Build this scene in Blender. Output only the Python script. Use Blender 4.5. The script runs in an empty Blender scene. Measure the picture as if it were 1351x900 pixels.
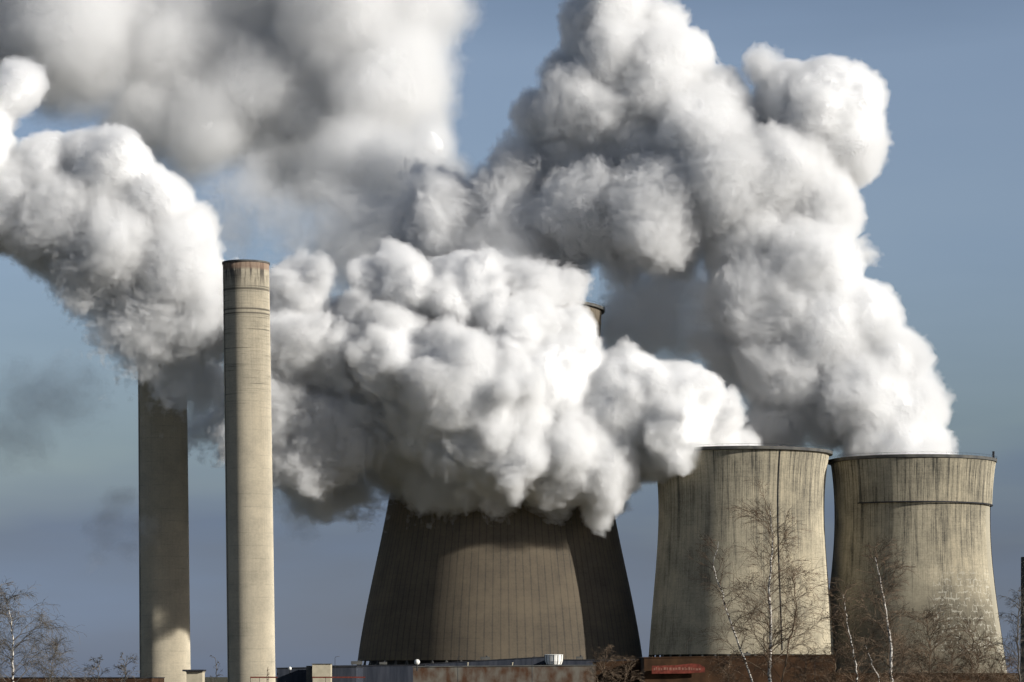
import bpy, math, random
import numpy as np

# ------------------------------------------------------------------ camera, world, sun, exposure
S = bpy.context.scene
COL = S.collection
K = 0.000253333            # radians per photograph pixel (1351 px wide)
CX, HY, EYE = 675.5, 893.0, 5.0
SUN_AZ, SUN_EL = 65.0, 20.0    # degrees right of the line back to the camera; height above the horizon

cam = bpy.data.objects.new('camera', bpy.data.cameras.new('camera'))
COL.objects.link(cam)
cam.data.sensor_width = 36.0
cam.data.lens = 36.0 / (1351 * K)
cam.location = (0, 0, EYE)
cam.rotation_euler = (math.radians(90), 0, 0)
cam.data.shift_y = (HY - 450.0) / 1351.0
cam.data.clip_start = 1.0
cam.data.clip_end = 60000.0
S.camera = cam

W = bpy.data.worlds.new('World')
S.world = W
W.use_nodes = True


def nd(nt, t, **kw):
    n = nt.nodes.new(t)
    for k, v in kw.items():
        if k.startswith('in_'):
            n.inputs[int(k[3:])].default_value = v
        else:
            setattr(n, k, v)
    return n


def world_nodes():
    nt = W.node_tree
    nt.nodes.clear()
    L = nt.links.new
    out = nd(nt, 'ShaderNodeOutputWorld')
    bg = nd(nt, 'ShaderNodeBackground')
    bg.inputs['Strength'].default_value = 0.091
    sky = nd(nt, 'ShaderNodeTexSky', sky_type='NISHITA')
    sky.sun_disc = False
    sky.sun_elevation = math.radians(SUN_EL)
    sky.sun_rotation = math.radians(180 - SUN_AZ)
    sky.air_density = 1.0
    sky.dust_density = 0.6
    sky.ozone_density = 1.6
    # distant grey haze bank lying low over the horizon, part of the sky itself
    tc = nd(nt, 'ShaderNodeTexCoord')
    sep = nd(nt, 'ShaderNodeSeparateXYZ')
    L(tc.outputs['Generated'], sep.inputs[0])
    mp = nd(nt, 'ShaderNodeMapping')
    mp.inputs['Scale'].default_value = (5, 5, 22)
    L(tc.outputs['Generated'], mp.inputs[0])
    nz = nd(nt, 'ShaderNodeTexNoise')
    nz.inputs['Scale'].default_value = 1.0
    nz.inputs['Detail'].default_value = 4.0
    L(mp.outputs[0], nz.inputs['Vector'])
    ma = nd(nt, 'ShaderNodeMath', operation='MULTIPLY_ADD', in_1=0.075)
    L(nz.outputs['Fac'], ma.inputs[0])
    L(sep.outputs['Z'], ma.inputs[2])
    rp = nd(nt, 'ShaderNodeValToRGB')
    e = rp.color_ramp.elements
    e[0].position = 0.042
    e[0].color = SKY[0]
    e[1].position = 0.245
    e[1].color = SKY[4]
    for p, c in ((0.085, SKY[1]), (0.118, SKY[2]), (0.175, SKY[3]), (0.36, SKY[5])):
        x = e.new(p)
        x.color = c
    L(ma.outputs[0], rp.inputs[0])
    mx = nd(nt, 'ShaderNodeMix', data_type='RGBA', blend_type='MULTIPLY')
    mx.inputs[0].default_value = 1.0
    L(sky.outputs[0], mx.inputs[6])
    L(rp.outputs[0], mx.inputs[7])
    L(mx.outputs[2], bg.inputs['Color'])
    L(bg.outputs[0], out.inputs[0])


SKY = [(0.36, 0.475, 0.97, 1), (0.31, 0.345, 0.58, 1), (0.555, 0.565, 0.665, 1), (0.84, 0.79, 0.88, 1), (1.06, 0.94, 0.97, 1), (0.32, 0.345, 0.40, 1)]
world_nodes()

sl = bpy.data.lights.new('sun', 'SUN')
sl.energy = 5.0
sl.angle = math.radians(0.6)
sl.color = (1.0, 0.965, 0.90)
sun = bpy.data.objects.new('sun', sl)
COL.objects.link(sun)
ca, ce = math.radians(SUN_AZ), math.radians(SUN_EL)
sx, sy, sz = math.sin(ca) * math.cos(ce), -math.cos(ca) * math.cos(ce), math.sin(ce)
from mathutils import Vector
sun.rotation_euler = Vector((sx, sy, sz)).to_track_quat('Z', 'Y').to_euler()
sun.location = (300, 1200, 400)

S.view_settings.view_transform = 'Standard'
S.view_settings.look = 'None'
S.view_settings.gamma = 1.0
S.view_settings.exposure = 0.2
S.view_settings.use_curve_mapping = False
S.render.engine = 'CYCLES'
cy = S.cycles
cy.max_bounces = 10
cy.volume_bounces = 6
cy.diffuse_bounces = 4
cy.transparent_max_bounces = 48
cy.use_adaptive_sampling = True
cy.adaptive_threshold = 0.05
cy.use_denoising = True
S.render.use_persistent_data = False


# ------------------------------------------------------------------ helpers
def P(px, py, d):
    """world point seen at photograph pixel (px, py) at distance d metres along the view"""
    return ((px - CX) * K * d, d, EYE + (HY - py) * K * d)


def tag(o, label=None, cat=None, group=None, kind=None):
    if label: o['label'] = label
    if cat: o['category'] = cat
    if group: o['group'] = group
    if kind: o['kind'] = kind
    return o


def empty(name, loc, label=None, cat=None, group=None, kind=None):
    o = bpy.data.objects.new(name, None)
    COL.objects.link(o)
    o.location = loc
    return tag(o, label, cat, group, kind)


class MB:
    """collects geometry, then links it as ONE mesh object"""
    def __init__(self):
        self.v, self.f, self.uv, self.mi = [], [], [], []

    def box(self, a, b, mi=0):
        n = len(self.v)
        x0, y0, z0 = a
        x1, y1, z1 = b
        self.v += [(x0, y0, z0), (x1, y0, z0), (x1, y1, z0), (x0, y1, z0), (x0, y0, z1), (x1, y0, z1), (x1, y1, z1), (x0, y1, z1)]
        for q in ((0, 3, 2, 1), (4, 5, 6, 7), (0, 1, 5, 4), (1, 2, 6, 5), (2, 3, 7, 6), (3, 0, 4, 7)):
            self.f.append(tuple(n + i for i in q)); self.mi.append(mi)

    def prism(self, quad, y0, y1, mi=0):
        """outline in (x, z) extruded from y0 to y1"""
        n, m = len(self.v), len(quad)
        self.v += [(x, y0, z) for x, z in quad] + [(x, y1, z) for x, z in quad]
        self.f.append(tuple(n + i for i in range(m))); self.mi.append(mi)
        self.f.append(tuple(n + m + i for i in reversed(range(m)))); self.mi.append(mi)
        for i in range(m):
            j = (i + 1) % m
            self.f.append((n + j, n + i, n + m + i, n + m + j)); self.mi.append(mi)

    def tube(self, pts, rads, sides=5, mi=0, cap=True):
        n0 = len(self.v)
        pts = [Vector(p) for p in pts]
        for i, p in enumerate(pts):
            t = (pts[min(i + 1, len(pts) - 1)] - pts[max(i - 1, 0)])
            if t.length < 1e-9: t = Vector((0, 0, 1))
            t.normalize()
            a = t.cross(Vector((0.13, 0.97, 0.21)))
            if a.length < 1e-3: a = t.cross(Vector((1, 0, 0)))
            a.normalize()
            b = t.cross(a)
            for s in range(sides):
                w = 2 * math.pi * s / sides
                self.v.append(tuple(p + (a * math.cos(w) + b * math.sin(w)) * rads[i]))
        for i in range(len(pts) - 1):
            for s in range(sides):
                t = (s + 1) % sides
                self.f.append((n0 + i * sides + s, n0 + i * sides + t, n0 + (i + 1) * sides + t, n0 + (i + 1) * sides + s)); self.mi.append(mi)
        if cap:
            self.f.append(tuple(n0 + s for s in reversed(range(sides)))); self.mi.append(mi)
            e = n0 + (len(pts) - 1) * sides
            self.f.append(tuple(e + s for s in range(sides))); self.mi.append(mi)

    def lathe(self, prof, seg=96, mi=0, lean=(0, 0)):
        """prof: closed or open list of (r, z); a column of seam vertices is doubled for clean uv"""
        n0 = len(self.v)
        R = max(r for r, z in prof)
        for i, (r, z) in enumerate(prof):
            for s in range(seg + 1):
                w = 2 * math.pi * s / seg
                # angle zero faces away from the camera
                self.v.append((r * math.sin(w) + lean[0] * z, r * math.cos(w) + lean[1] * z, z))
                self.uv.append((R * w, z))
        for i in range(len(prof) - 1):
            for s in range(seg):
                a = n0 + i * (seg + 1) + s
                self.f.append((a, a + seg + 1, a + seg + 2, a + 1)); self.mi.append(mi)

    def build(self, name, mats, parent=None, smooth=False, loc=None, link=True):
        me = bpy.data.meshes.new(name)
        me.from_pydata(self.v, [], self.f)
        mats = mats if isinstance(mats, (list, tuple)) else [mats]
        for m in mats: me.materials.append(m)
        me.polygons.foreach_set('material_index', self.mi)
        if self.uv and len(self.uv) == len(self.v):
            u = me.uv_layers.new(name='metres')
            idx = np.zeros(len(me.loops), dtype=np.int32)
            me.loops.foreach_get('vertex_index', idx)
            u.data.foreach_set('uv', np.array(self.uv, dtype=np.float32)[idx].ravel())
        if smooth:
            me.polygons.foreach_set('use_smooth', [True] * len(me.polygons))
        me.update()
        o = bpy.data.objects.new(name, me)
        COL.objects.link(o)
        if parent: o.parent = parent
        if loc: o.location = loc
        return o


def mat(name):
    m = bpy.data.materials.new(name)
    m.use_nodes = True
    nt = m.node_tree
    b = nt.nodes['Principled BSDF']
    b.inputs['Roughness'].default_value = 0.9
    b.inputs['Specular IOR Level'].default_value = 0.2
    return m, nt, b


def plain(name, c1, c2, scale=1.0, rough=0.9, stretch=(1, 1, 1), detail=5.0, lo=0.35, hi=0.65):
    m, nt, b = mat(name)
    L = nt.links.new
    tc = nd(nt, 'ShaderNodeTexCoord')
    mp = nd(nt, 'ShaderNodeMapping')
    mp.inputs['Scale'].default_value = stretch
    nz = nd(nt, 'ShaderNodeTexNoise')
    nz.inputs['Scale'].default_value = scale
    nz.inputs['Detail'].default_value = detail
    rp = nd(nt, 'ShaderNodeValToRGB')
    rp.color_ramp.elements[0].position = lo
    rp.color_ramp.elements[1].position = hi
    rp.color_ramp.elements[0].color = (*c1, 1)
    rp.color_ramp.elements[1].color = (*c2, 1)
    L(tc.outputs['Object'], mp.inputs[0]); L(mp.outputs[0], nz.inputs['Vector'])
    L(nz.outputs['Fac'], rp.inputs[0]); L(rp.outputs[0], b.inputs['Base Color'])
    b.inputs['Roughness'].default_value = rough
    return m


#@@STEAM
# ------------------------------------------------------------------ steam: sums of many puffs, meshed and filled
RS = np.random.RandomState(7)
LAT = RS.rand(32, 32, 32).astype(np.float32) * 2 - 1


def vnoise(p, scale, off=0.0):
    """smooth value noise at points p (N,3)"""
    q = p / scale + off
    i = np.floor(q).astype(np.int32)
    f = (q - i).astype(np.float32)
    f = f * f * (3 - 2 * f)
    i0 = i & 31
    i1 = (i + 1) & 31
    out = 0
    for a in (0, 1):
        wx = f[:, 0] if a else 1 - f[:, 0]
        xa = (i1 if a else i0)[:, 0]
        for b in (0, 1):
            wy = f[:, 1] if b else 1 - f[:, 1]
            yb = (i1 if b else i0)[:, 1]
            for c in (0, 1):
                wz = f[:, 2] if c else 1 - f[:, 2]
                zc = (i1 if c else i0)[:, 2]
                out = out + LAT[xa, yb, zc] * wx * wy * wz
    return out


def puffs(blobs, rng, levels):
    """blobs: list of (centre, radius, softness). Children sit on the surface of their parents: billows on billows."""
    allb = list(blobs)
    cur = list(blobs)
    for (n, lo, hi, out) in levels:
        C = np.array([b[0] for b in allb]); R = np.array([b[1] for b in allb])
        nxt = []
        for (c, r, s) in cur:
            m = int(n * (0.7 + 0.6 * rng.rand()))
            d = rng.randn(m, 3)
            d /= np.linalg.norm(d, axis=1)[:, None]
            rr = r * (lo + (hi - lo) * rng.rand(m) ** 1.5)
            cc = np.array(c) + d * (r * out)
            for k in range(m):
                # skip those buried in another puff
                if rr[k] < 1.0: continue
                dist = np.sqrt(((C - cc[k]) ** 2).sum(1)) - R
                if (dist < -rr[k] * 0.55).sum() > 0: continue
                nxt.append((cc[k], rr[k], s))
        allb += nxt
        cur = nxt
    return allb


def field(blobs, vox, pad=8.0):
    C = np.array([b[0] for b in blobs]); R = np.array([b[1] for b in blobs])
    lo = (C - R[:, None]).min(0) - pad
    hi = (C + R[:, None]).max(0) + pad
    n = np.ceil((hi - lo) / vox).astype(int) + 1
    g = np.full(n, -9.0, dtype=np.float32)
    for (c, r, s) in blobs:
        e = r + 4.0 * s
        a = np.maximum(np.floor((c - e - lo) / vox).astype(int), 0)
        b = np.minimum(np.ceil((c + e - lo) / vox).astype(int) + 1, n)
        if (b <= a).any(): continue
        X = (np.arange(a[0], b[0]) * vox + lo[0] - c[0]).astype(np.float32) ** 2
        Y = (np.arange(a[1], b[1]) * vox + lo[1] - c[1]).astype(np.float32) ** 2
        Z = (np.arange(a[2], b[2]) * vox + lo[2] - c[2]).astype(np.float32) ** 2
        d = (np.float32(r) - np.sqrt(X[:, None, None] + Y[None, :, None] + Z[None, None, :])) / np.float32(s)
        v = g[a[0]:b[0], a[1]:b[1], a[2]:b[2]]
        np.maximum(v, d, out=v)
    # edge of the grid must be outside
    g[0], g[-1] = -9, -9
    g[:, 0], g[:, -1] = -9, -9
    g[:, :, 0], g[:, :, -1] = -9, -9
    return g, lo


def blur(g):
    for ax in range(3):
        a = np.roll(g, 1, ax); b = np.roll(g, -1, ax)
        g = 0.5 * g + 0.25 * (a + b)
    return g


def gridnoise(shape, lo, vox, scale, off, amp, g):
    """add smooth value noise to the grid g in place, slab by slab"""
    nx, ny, nz = shape
    def ax(n, l):
        q = (np.arange(n) * vox + l) / scale + off
        i = np.floor(q).astype(int); f = (q - i).astype(np.float32); f = f * f * (3 - 2 * f)
        return i & 31, (i + 1) & 31, f
    x0, x1, fx = ax(nx, lo[0]); y0, y1, fy = ax(ny, lo[1]); z0, z1, fz = ax(nz, lo[2])
    A = LAT[x0] * (1 - fx)[:, None, None] + LAT[x1] * fx[:, None, None]
    A = A[:, y0] * (1 - fy)[None, :, None] + A[:, y1] * fy[None, :, None]
    for i in range(nx):
        s = A[i]
        q = s[:, z0] * (1 - fz) + s[:, z1] * fz
        if scale > 8:
            g[i] += (amp * 1.2) * q
            continue
        # billows: round tops, creased valleys
        g[i] += (amp * 2.6) * (np.abs(q) - 0.27)


def surface_net(g, iso, lo, vox):
    s = g > iso
    nx, ny, nz = g.shape
    # cells with mixed corners
    c = s[:-1, :-1, :-1].astype(np.uint8)
    cnt = np.zeros_like(c)
    for a in (0, 1):
        for b in (0, 1):
            for d in (0, 1):
                cnt += s[a:nx - 1 + a, b:ny - 1 + b, d:nz - 1 + d]
    mixed = (cnt > 0) & (cnt < 8)
    I, J, L_ = np.nonzero(mixed)
    idx = np.full(mixed.shape, -1, dtype=np.int32)
    idx[I, J, L_] = np.arange(len(I))
    val = {}
    for a in (0, 1):
        for b in (0, 1):
            for d in (0, 1):
                val[a, b, d] = g[I + a, J + b, L_ + d] - iso
    acc = np.zeros((len(I), 3), dtype=np.float32)
    num = np.zeros(len(I), dtype=np.float32)
    cs = list(val)
    for p in cs:
        for axn in range(3):
            if p[axn] == 0:
                q = tuple(1 if k == axn else p[k] for k in range(3))
                va, vb = val[p], val[q]
                m = (va > 0) != (vb > 0)
                t = np.where(m, va / np.where(m, va - vb, 1), 0)
                for k in range(3):
                    acc[:, k] += np.where(m, p[k] + (t if k == axn else 0), 0)
                num += m
    v = acc / num[:, None] + np.stack([I, J, L_], 1)
    v = v * vox + lo
    faces = []
    for axn in range(3):
        o1, o2 = [(1, 2), (2, 0), (0, 1)][axn]
        sl0 = [slice(None)] * 3; sl1 = [slice(None)] * 3
        sl0[axn] = slice(0, -1); sl1[axn] = slice(1, None)
        A, B = s[tuple(sl0)], s[tuple(sl1)]
        X = np.stack(np.nonzero(A != B), 1)
        ok = (X[:, o1] > 0) & (X[:, o2] > 0) & (X[:, o1] < g.shape[o1] - 1) & (X[:, o2] < g.shape[o2] - 1)
        X = X[ok]
        inside = A[X[:, 0], X[:, 1], X[:, 2]]
        def cell(d1, d2):
            Y = X.copy(); Y[:, o1] -= d1; Y[:, o2] -= d2
            return idx[Y[:, 0], Y[:, 1], Y[:, 2]]
        q = np.stack([cell(1, 1), cell(0, 1), cell(0, 0), cell(1, 0)], 1)
        q[~inside] = q[~inside][:, ::-1]
        faces.append(q)
    return v, np.concatenate(faces)


def np_mesh(name, parts, mats):
    """parts: list of (verts, quads, material index)"""
    V, F, M = [], [], []
    n = 0
    for v, f, m in parts:
        V.append(v); F.append(f + n); M.append(np.full(len(f), m, dtype=np.int32)); n += len(v)
    V = np.concatenate(V).astype(np.float32); F = np.concatenate(F).astype(np.int32); M = np.concatenate(M)
    me = bpy.data.meshes.new(name)
    me.vertices.add(len(V)); me.vertices.foreach_set('co', V.ravel())
    me.loops.add(F.size); me.loops.foreach_set('vertex_index', F.ravel())
    me.polygons.add(len(F)); me.polygons.foreach_set('loop_start', np.arange(0, F.size, 4, dtype=np.int32))
    me.polygons.foreach_set('material_index', M)
    me.polygons.foreach_set('use_smooth', np.ones(len(F), dtype=bool))
    for m in mats: me.materials.append(m)
    me.update(calc_edges=True)
    return me


def steam_core(name, alb=0.93):
    m = bpy.data.materials.new(name); m.use_nodes = True
    nt = m.node_tree; nt.nodes.clear()
    o = nd(nt, 'ShaderNodeOutputMaterial'); d = nd(nt, 'ShaderNodeBsdfDiffuse')
    d.inputs['Color'].default_value = (alb, alb, alb, 1)
    nt.links.new(d.outputs[0], o.inputs['Surface'])
    return m


def steam_veil(name, dens, g=0.1, alb=0.992):
    m = bpy.data.materials.new(name); m.use_nodes = True
    nt = m.node_tree; nt.nodes.clear()
    o = nd(nt, 'ShaderNodeOutputMaterial'); d = nd(nt, 'ShaderNodeVolumeScatter')
    d.inputs['Color'].default_value = (alb, alb, alb, 1)
    d.inputs['Density'].default_value = dens
    d.inputs['Anisotropy'].default_value = g
    nt.links.new(d.outputs[0], o.inputs['Volume'])
    return m


def warp(v, amps=((30, 5.0), (12, 2.2), (5, 0.9), (2.4, .35))):
    for k, (s, a) in enumerate(amps):
        for ax in range(3):
            v[:, ax] += a * vnoise(v.astype(np.float64), s, 3.7 * ax + 11.3 * k)
    return v


def plume(name, spec, label, cat, group=None, seed=1, vox=0.9, levels=None, shells=None, core=5.5, noise=((14, 0.8), (6, 0.7), (2.6, 0.5)),
          depth_jit=0.35, core_alb=0.95, warps=None, blurs=2, veil_alb=0.992, soft=1.0):
    """spec rows: px, py, radius px, distance, softness"""
    rng = np.random.RandomState(seed)
    base = []
    for row in spec:
        px, py, r, d = row[:4]
        s = (row[4] if len(row) > 4 else 1.0) * soft
        rm = r * K * d
        c = np.array(P(px, py, d + (rng.rand() - 0.5) * 2 * depth_jit * rm))
        base.append((c, rm, s))
    levels = levels if levels is not None else [(22, .3, .6, .72), (20, .2, .42, .9), (12, .3, .5, 1.0)]
    shells = shells or [(-1.4, 0.05), (0.2, 0.15), (2.2, 0.3)]
    bl = puffs(base, rng, levels)
    g, lo = field(bl, vox)
    for _ in range(blurs): g = blur(g)
    for k, (sc, am) in enumerate(noise):
        gridnoise(g.shape, lo, vox, sc, 5.1 * k + seed, am, g)
    g[0], g[-1] = -9, -9; g[:, 0], g[:, -1] = -9, -9; g[:, :, 0], g[:, :, -1] = -9, -9
    parts, mats = [], []
    if core is not None:
        v, f = surface_net(g, core, lo, vox)
        parts.append((warp(v, *([warps] if warps else [])), f, 0))
        mats.append(steam_core(name + '_dense', core_alb))
    for iso, dens in shells:
        v, f = surface_net(g, iso, lo, vox)
        parts.append((warp(v, *([warps] if warps else [])), f, len(mats)))
        mats.append(steam_veil('%s_veil_%d' % (name, len(mats)), dens, alb=veil_alb))
    me = np_mesh(name, parts, mats)
    o = bpy.data.objects.new(name, me)
    COL.objects.link(o)
    tag(o, label, cat, group)
    print(name, 'puffs', len(bl), 'grid', g.shape, 'faces', len(me.polygons))
    return o


D2 = 1470
plume('steam_plume', [
    (985, 592, 24, 1500), (955, 572, 30, 1495), (925, 562, 44, 1490), (880, 540, 68, 1480), (868, 596, 42, 1478), (816, 534, 70, D2), (800, 616, 56, 1481, 1.3),
    (786, 658, 34, 1484, 1.5), (728, 498, 60, D2), (750, 440, 34, 1476), (700, 425, 36, 1474), (730, 592, 72, 1476, 1.3), (672, 472, 64, 1470), (660, 572, 82, D2, 1.5), (608, 395, 62, 1475),
    (535, 385, 50, 1470), (596, 510, 90, 1465, 1.3), (560, 600, 54, 1486, 3), (520, 470, 72, D2, 1.2), (515, 610, 46, 1508, 3.5), (490, 372, 24, D2),
    (455, 480, 72, D2, 1.4), (440, 570, 62, D2, 3), (393, 380, 44, D2, 1.2), (385, 450, 68, D2, 1.5), (395, 612, 42, 1500, 3.5), (370, 555, 60, D2, 3), (430, 640, 34, 1512, 3.5), (470, 655, 30, 1512, 3.5), (560, 650, 26, 1494, 4), (350, 600, 30, 1530, 5),
    (670, 632, 32, 1478, 2.5), (720, 645, 32, 1482, 2), (600, 636, 26, 1480, 3), (510, 545, 56, 1475, 2), (470, 540, 50, 1475, 2),
], 'bright white billowing steam pouring left from the nearer small cooling tower', 'steam plume', seed=3, blurs=1,
    vox=0.7, levels=[(24, .25, .65, .7), (28, .12, .4, .92), (22, .18, .42, 1.02)], noise=((24, 2.2), (11, 1.4), (6, 0.7), (3, 0.7), (1.6, .65)), core=5.0, shells=[(-1.1, 0.08), (0.1, 0.12), (1.7, 0.16)], soft=.85, core_alb=.89, veil_alb=.988)
D1 = 1535
plume('steam_plume', [
    (1190, 612, 68, 1512, 1.4), (1215, 592, 50, 1512, 1.4), (1150, 595, 46, 1510, 1.5), (1185, 540, 66, 1512, 1.3), (1130, 520, 76, 1515, 1.6), (1172, 480, 54, 1515, 1.2), (1090, 440, 82, 1518, 1.5), (1138, 425, 54, 1518, 1.2),
    (1070, 350, 68, 1522, 1.5), (1020, 400, 74, 1530, 2), (1080, 275, 56, D1, 1.4), (1116, 190, 58, D1, 1.2), (1090, 140, 66, D1, 1.1), (1120, 122, 44, D1), (1035, 135, 48, D1, 1.3), (1030, 240, 80, D1, 1.8),
    (1000, 320, 76, D1, 2), (1035, 500, 66, 1525, 2.2), (1030, 555, 48, 1520, 2.4), (975, 480, 40, 1535, 3), (1085, 556, 38, 1515, 1.8),
    (820, 70, 58, 1545, 1.5), (815, 10, 48, 1545, 1.3), (785, 50, 40, 1550, 1.3), (865, 110, 70, 1545, 1.6), (925, 175, 70, 1540, 1.8), (780, 140, 62, 1550, 1.8), (850, 190, 78, 1545, 2), (735, 190, 42, 1555, 1.8),
    (955, 250, 84, D1, 2), (870, 285, 80, 1540, 2), (780, 275, 76, 1550, 2.2), (700, 290, 66, 1555, 2.2), (640, 310, 54, 1560, 2.4), (590, 295, 54, 1565, 2.6), (545, 310, 44, 1565, 2.6),
    (655, 262, 38, 1565, 3), (700, 228, 50, 1560, 2.2), (570, 275, 34, 1570, 3.5), (612, 280, 36, 1568, 3), (760, 210, 50, 1555, 2), (740, 330, 46, 1555, 2), (820, 330, 46, 1550, 2), (890, 335, 38, 1545, 2.2), (740, 140, 36, 1560, 1.5), (815, -50, 50, 1550),
    (1150, 335, 10, D1, 1.5), (1143, 322, 9, D1, 1.5), (1005, 95, 24, D1, 1.5), (945, 135, 42, 1542, 1.3), (900, 85, 42, 1545, 1.3), (872, 30, 32, 1548, 1.3), (775, 20, 40, 1552, 1.3), (715, 150, 34, 1558, 1.3), (740, 90, 26, 1556, 1.3),
    (705, 385, 40, 1485, 2), (742, 386, 36, 1487, 1.6), (758, 372, 24, 1492, 1.5), (650, 380, 44, 1485, 2),
], 'towering white steam rising from the rightmost cooling tower to two bright heads', 'steam plume', seed=5, vox=0.75, blurs=1,
    levels=[(24, .3, .72, .5), (26, .12, .4, .92), (22, .18, .42, 1.02)], noise=((30, 1.6), (12, 0.8), (6, 0.7), (3, 0.8), (1.7, .7)), core=5.5, shells=[(-1.2, 0.06), (0.0, 0.09), (1.8, 0.12)], soft=.95, core_alb=.93, veil_alb=.993)

plume('steam_plume', [
    (325, 520, 50, 1468, 2), (285, 560, 32, 1556, 3), (250, 420, 56, 1465, 2.5), (210, 415, 42, 1462, 3), (228, 350, 66, D2, 1.4), (160, 325, 66, D2, 1.8), (150, 228, 58, D2), (205, 270, 54, D2), (115, 208, 36, D2),
    (245, 305, 40, D2, 1.3), (80, 300, 70, D2, 1.8), (60, 220, 38, D2), (15, 270, 64, D2, 1.3), (20, 112, 38, D2), (-20, 150, 46, D2), (-25, 210, 56, D2), (-40, 310, 56, D2, 2), (150, 395, 34, D2, 4), (120, 380, 34, D2, 4), (180, 440, 34, D2, 4), (90, 350, 34, D2, 4),
    (310, 400, 44, 1470, 1.5), (200, 450, 24, 1462, 2.5), (215, 478, 22, 1485, 5), (245, 500, 26, 1485, 5), (195, 480, 16, 1485, 4), (215, 462, 28, 1490, 6), (235, 488, 20, 1492, 7), (190, 460, 22, 1490, 6), (268, 560, 24, 1556, 4), (275, 505, 34, 1552, 3),
], 'white steam drifting beyond the chimneys to the left edge with a rounded head', 'steam plume', seed=8, vox=0.75, blurs=1,
    levels=[(24, .3, .72, .5), (26, .12, .4, .92), (22, .18, .42, 1.02)], noise=((30, 1.6), (12, 0.8), (6, 0.7), (3, 0.8), (1.7, .7)), core=5.5, shells=[(-1.2, 0.06), (0.0, 0.09), (1.8, 0.12)], soft=.95, core_alb=.93, veil_alb=.993)

plume('steam_plume', [
    (645, 420, 90, 1548, 1.5), (650, 345, 66, 1560, 2), (600, 290, 56, 1590, 3), (540, 225, 54, 1640, 3), (572, 185, 36, 1660, 1.2), (596, 222, 22, 1650, 1.5), (560, 235, 40, 1650, 2.5), (505, 110, 98, 1735, 3.2), (415, 165, 90, 1740, 3.2), (330, 115, 100, 1740, 3.2), (230, 60, 104, 1740, 3.2),
    (100, 50, 104, 1740, 3.2), (0, 20, 104, 1740, 3.2), (545, 15, 72, 1735, 3.2), (450, 0, 104, 1740, 3.2), (330, -30, 96, 1740, 3.2), (468, 222, 66, 1700, 3), (400, 235, 50, 1720, 3), (270, 170, 64, 1730, 3.2), (190, 150, 60, 1740, 3.2), (360, 215, 50, 1730, 3.2), (520, 250, 46, 1680, 3), (100, -60, 96, 1740, 3.2), (-60, 90, 84, 1740, 3.2), (450, 335, 30, 1620, 4), (500, 300, 46, 1610, 4),
], 'soft grey shaded steam cloud spreading over the upper left from the huge tower', 'steam plume', seed=11, vox=1.5,
    levels=[(24, .35, .75, .55), (16, .2, .5, .9)], shells=[(-2.2, 0.006), (-1.2, 0.010), (-0.2, 0.018), (1.2, 0.025), (3.0, 0.04)], core=8.0, core_alb=0.99, blurs=1, veil_alb=1.0, noise=((40, 1.1), (18, .8), (7, .6), (4, .55)))

for i, (sp, lab) in enumerate([
    ([(150, 690, 14, 1500, 2), (138, 712, 14, 1500, 2), (165, 725, 12, 1500, 2), (125, 732, 9, 1500, 2), (160, 660, 12, 1500, 2), (180, 700, 13, 1500, 2)], 'small grey wisp of steam just left of the farther chimney'),
    ([(50, 525, 34, 1530, 4), (100, 528, 28, 1530, 4), (20, 570, 30, 1530, 4), (75, 515, 26, 1530, 4)], 'faint dark wisp of steam low in the sky at the left edge'),
    ([(395, 690, 18, 1508, 2), (380, 668, 22, 1508, 2), (402, 705, 11, 1508, 2), (385, 645, 26, 1508, 2)], 'grey tail of steam hanging beside the nearer chimney'),
    ([(860, 400, 46, 1570, 3), (830, 420, 42, 1570, 3), (870, 415, 36, 1580, 2), (920, 410, 40, 1575, 2), (950, 440, 34, 1570, 2), (900, 385, 36, 1570, 3), (900, 450, 26, 1570, 3), (860, 440, 30, 1570, 3)], 'thin blue grey veil of steam between the bright plumes'),
    ([(480, 330, 40, 1560, 3), (455, 355, 24, 1560, 3), (440, 300, 40, 1570, 4), (380, 280, 34, 1580, 4), (330, 250, 30, 1580, 4), (410, 320, 30, 1570, 4), (300, 300, 24, 1580, 4)], 'dim veil of steam over the gap above the nearer chimney'),
]):
    plume('steam_wisp', sp, lab, 'steam wisp', 'thin wisps of steam', seed=20 + i, vox=0.9, levels=[(18, .3, .6, .9), (14, .3, .5, 1.0)],
          shells=[(-1.5, 0.007), (-0.5, 0.010), (0.5, 0.018)] if i not in (1, 3) else [(-1.5, 0.004), (-0.5, 0.006), (0.5, 0.011)] if i == 1 else [(-1.5, 0.015), (-0.5, 0.03), (0.5, 0.05)], core=None, noise=((12, 0.8), (5, 0.7), (2.4, 0.4)))
#@@ENDSTEAM

# ------------------------------------------------------------------ chimneys


# ------------------------------------------------------------------ ground
gm = plain('ground_soil', (0.05, 0.055, 0.03), (0.11, 0.09, 0.05), 0.02)
b = MB(); b.box((-20000, -500, -1), (20000, 40000, 0)); tag(b.build('ground', gm), 'flat winter fields round the plant', None, None, 'structure')


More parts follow.
